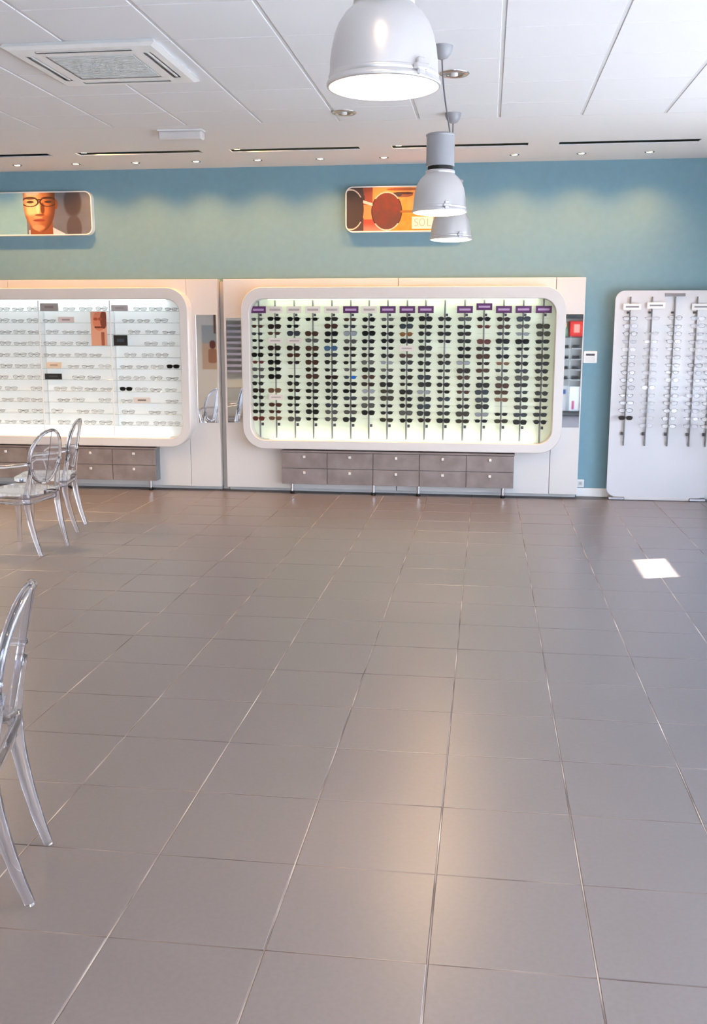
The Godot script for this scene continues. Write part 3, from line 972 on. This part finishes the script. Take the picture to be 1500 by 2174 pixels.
# ---------------------------------------------------------------- aluminium pendants
func pendants() -> void:
	var warm := Color(1.0, 0.83, 0.61)
	var list := [[0.703, -0.60, "large aluminium bell pendant hanging out over the open floor with lit bottom glass", 0.0, -0.80],
		[0.715, -3.73, "aluminium bell pendant on a slanting cable, between the other two lit pendants", 0.055, -1.27],
		[0.716, -5.56, "aluminium bell pendant hanging nearest the poster of round sunglasses", 0.0, -1.10],
		[0.710, 1.75, "unseen added aluminium bell pendant hanging beyond the open floor by the shop front", 0.0, -1.0],  # unseen lamp, added to be mirrored in the large bell
		[-3.60, -0.60, "unseen added aluminium bell pendant away from the windows, level with the lone clear chair", 0.0, -1.0],  # unseen row, guessed from the warm floor, added to light the left side
		[-3.60, -3.73, "unseen added aluminium bell pendant away from the windows, middle of its row of three", 0.0, -1.0],
		[-3.60, -5.56, "unseen added aluminium bell pendant in front of the shelves of eyeglasses", 0.0, -1.0]]
	for q in list:
		var o := thing("pendant_lamp", q[2], "pendant lamp", Vector3(q[0], CEIL, q[1]), "bell pendants in a row")
		var d := -0.93
		# bell with outer and inner skin
		var bell := Shape.new().lathe(Vector3(0, d, 0), [Vector2(0.084, 0.222), Vector2(0.092, 0.214), Vector2(0.112, 0.196), Vector2(0.130, 0.170), Vector2(0.142, 0.140), Vector2(0.150, 0.105), Vector2(0.1545, 0.070), Vector2(0.156, 0.034)], 40)
		bell.lathe(Vector3(0, d, 0), [Vector2(0.156, 0.034), Vector2(0.159, 0.030), Vector2(0.159, 0.024), Vector2(0.157, 0.020)], 40)
		bell.lathe(Vector3(0, d, 0), [Vector2(0.157, 0.020), Vector2(0.164, 0.012), Vector2(0.165, 0.004), Vector2(0.163, 0.0), Vector2(0.158, 0.0)], 40)
		bell.lathe(Vector3(0, d, 0), [Vector2(0.158, 0.0), Vector2(0.153, 0.05), Vector2(0.145, 0.12), Vector2(0.120, 0.18), Vector2(0.080, 0.21)], 40)
		part("bell", bell, mats.lamp_shell, o)
		var neck := Shape.new().lathe(Vector3(0, d, 0), [Vector2(0.078, 0.240), Vector2(0.086, 0.238), Vector2(0.088, 0.226), Vector2(0.084, 0.222)], 32)
		part("neck_ring", neck, mats.lamp_shell, o)
		part("gap_collar", Shape.new().lathe(Vector3(0, d, 0), [Vector2(0.074, 0.262), Vector2(0.074, 0.238)], 24), mats.black_rubber, o)
		part("gear_housing", Shape.new().lathe(Vector3(0, d, 0), [Vector2(0.0, 0.446), Vector2(0.078, 0.446)], 32).lathe(Vector3(0, d, 0), [Vector2(0.078, 0.446), Vector2(0.0865, 0.442), Vector2(0.0865, 0.434), Vector2(0.083, 0.430)], 32)
			.lathe(Vector3(0, d, 0), [Vector2(0.083, 0.430), Vector2(0.083, 0.262)], 32).lathe(Vector3(0, d, 0), [Vector2(0.083, 0.262), Vector2(0.0, 0.262)], 32), mats.lamp_body, o)
		# lit glass closing the bell, slightly domed downwards
		part("lamp_glass", Shape.new().lathe(Vector3(0, d, 0), [Vector2(0.1575, 0.003), Vector2(0.150, -0.003), Vector2(0.11, -0.010), Vector2(0.06, -0.014), Vector2(0.0, -0.015)], 40), mats.pendant_glow, o)
		spot("lamp_light", Vector3(0, d - 0.022, 0), Vector3(0, -1, 0), warm, 2.3 if q[0] > 0.0 else 5.6, 80.0, o, 0.12)
		# clips
		for a in [q[4], q[4] + PI]:
			var cl := Shape.new().box(Vector3(0.156, d + 0.004, -0.012), Vector3(0.172, d + 0.050, 0.012), 0.003)
			cl.box(Vector3(0.158, d + 0.018, -0.022), Vector3(0.178, d + 0.034, 0.022), 0.003)
			var c := part("clip", cl, mats.lamp_shell, o)
			c.rotation.y = a
		# ceiling cup and cable
		part("ceiling_cup", Shape.new().lathe(Vector3(0, 0, 0), [Vector2(0.062, 0.0), Vector2(0.060, -0.02), Vector2(0.050, -0.045), Vector2(0.032, -0.066), Vector2(0.010, -0.075), Vector2(0.0, -0.0755)], 24), mats.lamp_body, o)
		var sl: float = q[3]
		var pts := []
		for i in 9:
			var f := i / 8.0
			pts.append(Vector3(sl * sin(f * PI * 0.5) - 0.02 * sin(f * PI) * signf(sl), -0.07 + (d + 0.446 + 0.07) * f, 0.0))
		part("cable", Shape.new().tube(pts, 0.0048, 0.0048, 8), mats.cable, o)


# ---------------------------------------------------------------- what the mirrors show, behind the photographer
func behind_camera() -> void:
	# shelf stand reflected in the tall mirror beside the thermostat
	var st := thing("shelf_stand", "dark-framed stand of pale shelves seen reflected in the mirror beside the thermostat", "shelf", Vector3(2.42, 0, 2.2))
	var dark := mat("stand_dark", Color(0.20, 0.20, 0.21), 0.6)
	part("back_board", bx(0.0, 0.52, 0.0, 2.15, 0.24, 0.26), mats.white_plastic, st)
	for x in [0.02, 0.20, 0.48]:
		part("upright", bx(x, x + 0.02, 0.10, 1.56, 0.0, 0.03), mats.grey_grille, st)
	for y in [0.08, 0.70, 0.90, 1.10, 1.31, 1.53]:
		part("shelf", bx(0.0, 0.52, y, y + 0.018, 0.0, 0.24), mats.grey_grille if y > 0.1 and y < 1.5 else dark, st)
	part("top", bx(0.0, 0.52, 1.90, 2.15, 0.0, 0.24), dark, st)
	part("side", bx(-0.02, 0.0, 0.0, 2.15, 0.0, 0.26), dark, st)
	part("side", bx(0.52, 0.54, 0.0, 2.15, 0.0, 0.26), dark, st)
	var red := thing("gift_box", "red carton seen on the upper shelf in the mirror beside the thermostat", "box", Vector3(2.75, 1.549, 2.32))
	part("carton", bx(-0.14, 0.14, 0, 0.30, -0.07, 0.07, 0.004), mat("red_card", Color(0.85, 0.16, 0.13), 0.5), red)
	part("print", bx(-0.06, 0.05, 0.08, 0.24, -0.072, -0.0695), mat("pink_print", Color(0.95, 0.62, 0.55), 0.5), red)
	var grn := thing("cleaner_bottle", "green bottle with tan cap beside the red carton in the mirror", "bottle", Vector3(2.535, 1.549, 2.3))
	part("bottle", Shape.new().lathe(Vector3.ZERO, [Vector2(0.0, 0.20), Vector2(0.018, 0.195), Vector2(0.042, 0.14), Vector2(0.042, 0.0), Vector2(0.0, 0.0)], 16), mat("bottle_green", Color(0.40, 0.56, 0.42), 0.4), grn)
	part("cap", Shape.new().lathe(Vector3.ZERO, [Vector2(0.0, 0.30), Vector2(0.02, 0.29), Vector2(0.024, 0.19)], 16), mat("cap_tan", Color(0.82, 0.68, 0.48), 0.4), grn)
	var ys := [0.719, 0.919, 1.119, 1.329]
	for i in 4:
		for j in 2:
			var cs := thing("glasses_case", "grey spectacle case on the mirrored stand, %s shelf up, %s" % [ORD[i + 2], "bottle side" if j == 0 else "carton side"], "case", Vector3(2.53 + 0.22 * j, ys[i], 2.30), "cases on the mirrored stand")
			part("case_lower", bx(-0.075, 0.075, 0, 0.035, -0.035, 0.035, 0.012), dark, cs)
			part("case_lid", bx(-0.075, 0.075, 0.036, 0.062, -0.035, 0.035, 0.012), mats.dark_label, cs)
	var bl := thing("leaflet_holder", "white leaflet holder with blue strip low on the mirrored stand", "leaflet holder", Vector3(2.56, 0.099, 2.3))
	part("holder", bx(-0.07, 0.07, 0, 0.50, -0.02, 0.02, 0.003), mats.white_plastic, bl)
	part("strip", bx(-0.11, -0.07, 0, 0.52, -0.025, 0.02, 0.003), mat("print_blue", Color(0.13, 0.40, 0.70), 0.5), bl)
	part("badge", bx(-0.06, 0.02, 0.33, 0.42, -0.0215, -0.0195), mats.print_blue, bl)
	var bag := thing("paper_bag", "white paper bag with pink print low on the mirrored stand", "bag", Vector3(2.75, 0.099, 2.3))
	part("bag_body", bx(-0.10, 0.10, 0, 0.48, -0.05, 0.05, 0.003), mats.white_plastic, bag)
	part("print", bx(-0.05, 0.0, 0.03, 0.20, -0.0515, -0.0495), mat("print_pink", Color(0.78, 0.30, 0.45), 0.5), bag)

	# white partition with a poster, reflected in the mirrors between the cabinets
	var pt := thing("partition", "white partition panel seen reflected in the mirror beside the eyeglass shelves", "partition", Vector3(-4.2, 0, 1.2))
	part("panel", bx(-0.75, 0.06, 0.0, 2.3, 0.0, 0.06, 0.004), mats.white_lacquer, pt)
	part("post", bx(-0.06, -0.02, 1.6, 2.3, -0.02, 0.0, 0.004), mat("brown_post", Color(0.36, 0.22, 0.14), 0.6), pt)
	var po := thing("wall_poster", "grey and tan poster seen reflected in the mirror beside the eyeglass shelves", "poster", Vector3(-4.5, 0.91, 1.195))
	part("sheet", bx(0.0, 0.31, 0.0, 0.85, -0.004, 0.0), mat("poster_tan", Color(0.74, 0.64, 0.57), 0.6), po)
	part("sky_print", bx(0.0, 0.31, 0.50, 0.85, -0.0052, -0.0042), mat("poster_grey", Color(0.62, 0.65, 0.68), 0.6), po)
	var hair := Shape.new()
	hair.plate(rounded(0.15, 0.40, 0.27, 0.56, 0.055), -0.0062, -0.0053)
	part("hair_print", hair, mat("poster_hair", Color(0.36, 0.16, 0.14), 0.6), po)
	part("shirt_print", Shape.new().plate(rounded(0.12, 0.12, 0.29, 0.40, 0.05), -0.0062, -0.0053), mat("poster_shirt", Color(0.60, 0.42, 0.33), 0.6), po)
	# small rack of trays in the mirror on the other side of the gap
	var rk := thing("tray_rack", "white rack of lilac trays seen reflected in the mirror by the cabinet gap", "rack", Vector3(-3.9, 0, 1.2))
	part("back_board", bx(-0.20, 0.24, 0.0, 1.95, 0.20, 0.22), mats.white_plastic, rk)
	part("frame_side", bx(0.20, 0.24, 0.55, 1.95, 0.0, 0.20, 0.004), mats.white_lacquer, rk)
	part("frame_side", bx(-0.24, -0.20, 0.55, 1.95, 0.0, 0.20, 0.004), mats.white_lacquer, rk)
	part("frame_top", bx(-0.20, 0.20, 1.85, 1.95, 0.0, 0.20, 0.004), mats.white_lacquer, rk)
	for i in 9:
		part("tray", bx(-0.20, 0.20, 0.85 + 0.11 * i, 0.90 + 0.11 * i, 0.02, 0.20, 0.003), mats.tray_lilac, rk)
	part("base", bx(-0.22, 0.22, 0.0, 0.55, 0.0, 0.20, 0.004), mats.grey_grille, rk)


# ---------------------------------------------------------------- eyewear
# front of a pair of glasses, lens centres at +-0.034; kind 0 round-ish, 1 wide rectangle, 2 thin metal
func lens_outline(kind: int, sx: float) -> PackedVector2Array:
	var p := PackedVector2Array()
	var w := 0.0275
	var h := 0.0205
	if kind == 1:
		w = 0.0305
		h = 0.0185
	elif kind == 2:
		w = 0.0255
		h = 0.0150
	elif kind == 3:
		w = 0.0315
		h = 0.0235
	for k in 18:
		var a := TAU * k / 18
		var ex := 0.72 if kind != 0 else 0.9
		var x := signf(cos(a)) * pow(absf(cos(a)), ex) * w
		var y := signf(sin(a)) * pow(absf(sin(a)), ex) * h
		if y < 0.0:
			x *= 0.92
		p.append(Vector2(x * sx + 0.0355 * sx, y))
	return p


func glasses_proto(kind: int, rim: float, temple: float, folded: bool) -> Array:
	# returns meshes [frame, lens, lens, temple, temple]; front faces +z, lies centred on the bridge
	var fr := Shape.new()
	var out := []
	for s in [-1.0, 1.0]:
		var o := lens_outline(kind, s)
		var path := []
		for q in o:
			path.append(Vector3(q.x, q.y, -0.10 * absf(q.x) + 0.004))
		fr.tube(path, rim, rim * 0.9, 5, Vector3.ZERO, true)
		if s < 0.0:
			o.reverse()
		var ls := Shape.new().plate(o, -0.0012, 0.0)
		for i in ls.v.size():
			ls.v[i].z += -0.10 * absf(ls.v[i].x) + 0.004
		out.append(ls.mesh())
	fr.tube([Vector3(-0.0085, 0.006, 0.003), Vector3(0, 0.009, 0.004), Vector3(0.0085, 0.006, 0.003)], rim, rim, 5)
	for s in [-1.0, 1.0]:
		fr.tube([Vector3(0.060 * s, 0.009, -0.002), Vector3(0.069 * s, 0.010, -0.004), Vector3(0.0705 * s, 0.010, -0.010)], rim, rim * 1.2, 5)
	out.push_front(fr.mesh())
	for s in [-1.0, 1.0]:
		var tp := Shape.new()
		if folded:
			tp.tube([Vector3(0.069 * s, 0.009, -0.011), Vector3(0.02 * s, 0.004, -0.020 - 0.004 * s), Vector3(-0.055 * s, -0.006, -0.020 - 0.004 * s)], rim * 0.8, rim, 5)
		else:
			tp.tube([Vector3(0.0705 * s, 0.010, -0.009), Vector3(0.066 * s, 0.009, -temple * 0.7), Vector3(0.062 * s, 0.004, -temple)], rim * 0.7, rim, 5)
		out.append(tp.mesh())
	return out


func put_glasses(called: String, label: String, cat: String, group: String, set_: Array, frame: Material, lens: Material, at: Vector3, scale := 1.0) -> Node3D:
	var o := thing(called, label, cat, at, group)
	part("frame", set_[0], frame, o)
	part("lens", set_[1], lens, o)
	part("lens", set_[2], lens, o)
	part("temple", set_[3], frame, o)
	part("temple", set_[4], frame, o)
	o.scale = Vector3.ONE * scale
	return o


func eyewear() -> void:
	# colour key: frame and lens
	var key := {
		"k": ["black", Color(0.045, 0.045, 0.05), Color(0.055, 0.06, 0.06)],
		"d": ["dark grey", Color(0.11, 0.115, 0.105), Color(0.14, 0.145, 0.13)],
		"s": ["slate", Color(0.15, 0.17, 0.19), Color(0.20, 0.23, 0.25)],
		"g": ["grey", Color(0.26, 0.26, 0.25), Color(0.33, 0.33, 0.31)],
		"c": ["pale grey", Color(0.50, 0.52, 0.53), Color(0.55, 0.58, 0.59)],
		"b": ["brown", Color(0.25, 0.155, 0.11), Color(0.27, 0.18, 0.135)],
		"n": ["dark brown", Color(0.135, 0.095, 0.07), Color(0.155, 0.115, 0.09)],
		"t": ["tan", Color(0.50, 0.36, 0.25), Color(0.40, 0.31, 0.24)],
		"r": ["reddish", Color(0.45, 0.20, 0.17), Color(0.36, 0.20, 0.17)],
		"o": ["olive", Color(0.18, 0.17, 0.12), Color(0.21, 0.20, 0.14)],
		"a": ["amber", Color(0.56, 0.36, 0.14), Color(0.46, 0.31, 0.13)],
		"u": ["blue", Color(0.16, 0.30, 0.46), Color(0.24, 0.36, 0.47)],
		"B": ["blue-flashed", Color(0.16, 0.17, 0.18), Color(0.08, 0.42, 0.78)],
	}
	for c in key:
		mat("fr_" + c, key[c][1], 0.35)
		mat("le_" + c, key[c][2], 0.30).metallic_specular = 0.3
	# rods and what hangs on them: one letter a slot, "-" empty, "W" a white card
	var rods := [-1.303, -1.131, -0.933, -0.741, -0.546, -0.353, -0.167, 0.022, 0.217, 0.402, 0.593, 0.789, 0.979, 1.171, 1.362, 1.558]
	var cols := [
		"gbskdkrggdndddr", "knbWnkkkk-tWbbt", "kksWnbn-ddndddg", "k-bgbnbnbdddddd", "dbkdusddnddddsg".replace("dddds", "dddsg").left(15),
		"bscgdddgBkksdgd", "kdkkddgdbncggd-", "gkdkkdcgddooddo", "dsakWbdddddddgd", "ddddddddsdcdsdn",
		"dddk-oddddduddd".replace("udd", "sdd"), "gdddkkcnbdbodoo", "kr-rnbnbndssdck", "nbsksktdgbbt-ko", "sgckksksgdsdgsd", "-ooddoddooddddd"]
	var cards := "PWWWWPWPPP-PPPPP"
	var purple := mat("sign_purple", Color(0.36, 0.13, 0.36), 0.5)
	var lilac := mat("sign_lilac", Color(0.76, 0.62, 0.76), 0.5)
	var cream := mat("sign_cream", Color(0.92, 0.87, 0.82), 0.5)
	var faint := mat("sign_faint", Color(0.72, 0.66, 0.62), 0.5)
	var cab := get_node("display_cabinet")
	var protos := [glasses_proto(0, 0.0028, 0.052, false), glasses_proto(1, 0.0030, 0.052, false), glasses_proto(3, 0.0030, 0.052, false), glasses_proto(2, 0.0024, 0.052, false)]
	var peg := Shape.new().tube([Vector3(-0.066, 0, 0), Vector3(0.066, 0, 0)], 0.0016, 0.0016, 5).mesh()
	for i in 16:
		var x: float = rods[i]
		var rod := part("rod", Shape.new().tube([Vector3(x, 0.563, -7.675), Vector3(x, 1.983, -7.675)], 0.0085, 0.0085, 10), mats.rod_metal, cab)
		part("lock", bx(x + 0.006, x + 0.030, 1.815, 1.840, -7.69, -7.668, 0.002), mats.dark_label, rod)
		part("lock", bx(x + 0.012, x + 0.036, 0.700, 0.728, -7.69, -7.668, 0.002), mats.dark_label, rod)
		if cards[i] != "-":
			var y := 1.880 if i != 12 else 1.907
			var pm: Material = purple if cards[i] == "P" else cream
			var cd := part("name_card", bx(x - 0.078, x + 0.078, y - 0.034, y + 0.034, -7.662, -7.658, 0.001), pm, rod)
			part("print", bx(x - 0.056, x + 0.056, y - 0.010, y + 0.010, -7.6585, -7.6574), lilac if cards[i] == "P" else faint, cd)
		for r in 15:
			var y := 1.785 - 0.0719 * r
			var ch: String = cols[i][r]
			part("peg", peg, mats.shelf_glass, rod, Vector3(x, y + 0.006, -7.664))
			if ch == "-":
				continue
			if ch == "W":
				var cd := part("name_card", bx(x - 0.076, x + 0.076, y - 0.028, y + 0.028, -7.662, -7.658, 0.001), cream, rod)
				part("print", bx(x - 0.05, x + 0.05, y - 0.007, y + 0.007, -7.6585, -7.6574), faint, cd)
				continue
			var kind := rng.randi_range(0, 3)
			var o := put_glasses("sunglasses", "%s sunglasses, %s pair down on the %s rod from the gap between cabinets" % [key[ch][0], ORD[r + 1], ORD[i + 1]], "sunglasses", "sunglasses on the cabinet rods",
				protos[kind], mats["fr_" + ch], mats["le_" + ch], Vector3(x + rng.randf_range(-0.006, 0.004), y + rng.randf_range(-0.004, 0.004), -7.612), 0.90 if i == 0 else 0.985)
			o.rotation = Vector3(rng.randf_range(-0.06, 0.06), rng.randf_range(-0.05, 0.05), rng.randf_range(-0.03, 0.03))
			if ch == "B":
				(o.get_child(1) as MeshInstance3D).material_override = mats.le_s

	# eyeglasses on the shelves
	var thin := [glasses_proto(2, 0.0017, 0.0, true), glasses_proto(1, 0.0017, 0.0, true), glasses_proto(0, 0.0016, 0.0, true)]
	var tones := [["dark", mat("rim_dark", Color(0.20, 0.20, 0.20), 0.35)], ["grey", mat("rim_grey", Color(0.38, 0.38, 0.38), 0.3)], ["silvery", mat("rim_silver", Color(0.55, 0.55, 0.54), 0.3, 0.6)], ["brownish", mat("rim_brown", Color(0.38, 0.33, 0.28), 0.35)]]
	var cards_at := {}
	var shelf_cards := [
		["name_card", "grey name card on the top shelf next to the divider", 0, -3.516, 0.196, 0.080, Color(0.62, 0.59, 0.57), Color(0.52, 0.46, 0.44)],
		["name_card", "small grey name card on the top shelf above the photo card", 0, -2.752, 0.178, 0.060, Color(0.70, 0.66, 0.65), Color(0.62, 0.57, 0.56)],
		["name_card", "pale pink name card on the second shelf down", 1, -3.337, 0.172, 0.058, Color(0.88, 0.80, 0.77), Color(0.66, 0.58, 0.56)],
		["photo_card", "tall orange card with a printed face between shelves", 3, -2.975, 0.170, 0.345, Color(0.80, 0.52, 0.40), Color(0.50, 0.22, 0.13)],
		["name_card", "square black name card on the fourth shelf down", 3, -2.756, 0.148, 0.108, Color(0.07, 0.08, 0.10), Color(0.20, 0.24, 0.28)],
		["name_card", "beige name card on the sixth shelf down", 5, -3.496, 0.170, 0.062, Color(0.88, 0.80, 0.71), Color(0.70, 0.58, 0.48)],
		["name_card", "flat black name card on the seventh shelf down", 6, -3.510, 0.186, 0.060, Color(0.09, 0.10, 0.10), Color(0.24, 0.25, 0.26)],
		["name_card", "beige name card on the ninth shelf down", 8, -2.548, 0.182, 0.054, Color(0.86, 0.82, 0.78), Color(0.46, 0.42, 0.40)]]
	for q in shelf_cards:
		var z := -7.60
		var o := thing(q[0], q[1], "card", Vector3(q[3], shelf_y(q[2]), z), "cards on the eyeglass shelves")
		if q[0] == "photo_card":
			o.position.z = -7.578
			part("card", bx(-q[4] / 2, q[4] / 2, 0, q[5], -0.004, 0.0, 0.001), mat("card_%d" % cards_at.size(), q[6], 0.5), o)
			face_print(o, q[4], q[5], q[7])
			for sh in [1, 2, 3]:
				cards_at[[sh, cards_at.size()]] = [q[3] - q[4] / 2 - 0.03, q[3] + q[4] / 2 + 0.03, sh]
		else:
			part("card", bx(-q[4] / 2, q[4] / 2, 0, q[5], -0.012, 0.0, 0.001), mat("card_%d" % cards_at.size(), q[6], 0.5), o)
			part("print", bx(-q[4] * 0.25, q[4] * 0.25, q[5] * 0.35, q[5] * 0.65, 0.0, 0.0008), mat("card_print_%d" % cards_at.size(), q[7], 0.5), o)
			cards_at[[q[2], cards_at.size()]] = [q[3] - q[4] / 2 - 0.015, q[3] + q[4] / 2 + 0.015, q[2]]
	var dark := [["sunglasses", "black sunglasses lying on the sixth eyeglass shelf down beside the frame end", 5, -2.205], ["sunglasses", "black sunglasses lying on the eighth eyeglass shelf down beside the divider", 7, -2.722]]
	for q in dark:
		put_glasses(q[0], q[1], "sunglasses", "sunglasses on the eyeglass shelves", glasses_proto(1, 0.0032, 0.0, true), mats.fr_k, mats.le_k, Vector3(q[3], shelf_y(q[2]) + 0.024, -7.615))
		cards_at[[q[2], cards_at.size()]] = [q[3] - 0.075, q[3] + 0.075, q[2]]
	for r in 11:
		var x := -2.20 - rng.randf_range(0.0, 0.05)
		var n := 0
		while x > -4.60:
			var ok := true
			for e in cards_at.values():
				if e[2] == r and x + 0.066 > e[0] and x - 0.066 < e[1]:
					ok = false
			for d in [-4.41, -3.625, -2.852]:
				if absf(x - d) < 0.076:
					ok = false
			if ok and rng.randf() < 0.92:
				n += 1
				var kd := rng.randi_range(0, 2)
				var tn: Array = tones[rng.randi_range(0, 3)]
				put_glasses("eyeglasses", "%s-rimmed eyeglasses, %s pair from the frame end on the %s shelf down" % [tn[0], ORD[mini(n, 17)], ORD[r + 1]], "eyeglasses", "eyeglasses on the lit shelves",
					thin[kd], tn[1], mats.clear_lens, Vector3(x, shelf_y(r) + [0.0168, 0.0203, 0.0222][kd], -7.615)).rotation.y = rng.randf_range(-0.15, 0.15)
				x -= rng.randf_range(0.152, 0.190)
			else:
				x -= 0.035 if not ok else 0.11

	# eyeglasses on the white board
	var bt := [["clear", mat("rim_clear", Color(0.66, 0.66, 0.68), 0.2)], ["grey", mats.rim_grey], ["dark", mats.rim_dark], ["lilac", mat("rim_lilac", Color(0.55, 0.54, 0.66), 0.3)]]
	var open := [glasses_proto(2, 0.0018, 0.05, false), glasses_proto(1, 0.0018, 0.05, false), glasses_proto(0, 0.0018, 0.05, false)]
	var demo := mat("demo_lens", Color(0.92, 0.93, 0.95, 0.14), 0.03)
	demo.metallic_specular = 0.35
	demo.transparency = BaseMaterial3D.TRANSPARENCY_ALPHA
	var bo := get_node("display_board")
	var br := board_rods()
	for i in 5:
		for r in 15:
			var y := 1.795 - 0.0742 * r
			if (i == 1 and r == 1) or (i == 0 and r == 14):
				continue
			var blackpair: bool = i == 0 and r == 13
			var tn: Array = bt[[2, 0, 1, 3, 1][i] if rng.randf() < 0.6 else rng.randi_range(0, 3)]
			var rod: Node = bo.get_node("rod" if i == 0 else "rod%d" % (i + 1))
			part("peg", peg, mats.shelf_glass, rod, Vector3(br[i], y + 0.006, -7.664))
			if blackpair:
				put_glasses("sunglasses", "black sunglasses hanging lowest on the first rod of the white board", "sunglasses", "", protos[1], mats.fr_n, mats.le_n, Vector3(br[i], y, -7.612))
				continue
			put_glasses("eyeglasses", "%s-rimmed eyeglasses, %s pair down on the %s rod from the thermostat" % [tn[0], ORD[r + 1], ORD[i + 1]], "eyeglasses", "eyeglasses on the white board",
				open[rng.randi_range(0, 2)], tn[1], demo, Vector3(br[i] + rng.randf_range(-0.005, 0.005), y + rng.randf_range(-0.004, 0.004), -7.612)).rotation = Vector3(rng.randf_range(-0.1, 0.1), rng.randf_range(-0.08, 0.08), rng.randf_range(-0.03, 0.03))


# flat print of a face with glasses on the tall card
func face_print(o: Node3D, w: float, h: float, c: Color) -> void:
	var im := Image.create(64, 128, false, Image.FORMAT_RGB8)
	for y in 128:
		for x in 64:
			var p := Vector2(x, y)
			var col := Color(0.86, 0.62, 0.50)
			if ell(p, Vector2(34, 34), Vector2(26, 38)) < 1.0:
				col = Color(0.84, 0.50, 0.36)
			if ell(p, Vector2(52, 30), Vector2(14, 34)) < 1.0:
				col = Color(0.50, 0.24, 0.14)
			if y > 54 and y < 62 and x > 14 and x < 56:
				col = c
			if ell(p, Vector2(20, 27), Vector2(9, 6)) < 1.0 or ell(p, Vector2(38, 27), Vector2(9, 6)) < 1.0:
				col = Color(0.66, 0.30, 0.18)
			if x > 40 and x < 54 and y > 76:
				col = Color(0.62, 0.34, 0.22)
			im.set_pixel(x, y, col)
	var m := mat("face_print", Color(1, 1, 1), 0.5)
	m.albedo_texture = ImageTexture.create_from_image(im)
	var s := Shape.new()
	s.quad(Vector3(-w / 2, 0.001, 0.0006), Vector3(w / 2, 0.001, 0.0006), Vector3(w / 2, h, 0.0006), Vector3(-w / 2, h, 0.0006))
	part("print", s, m, o)
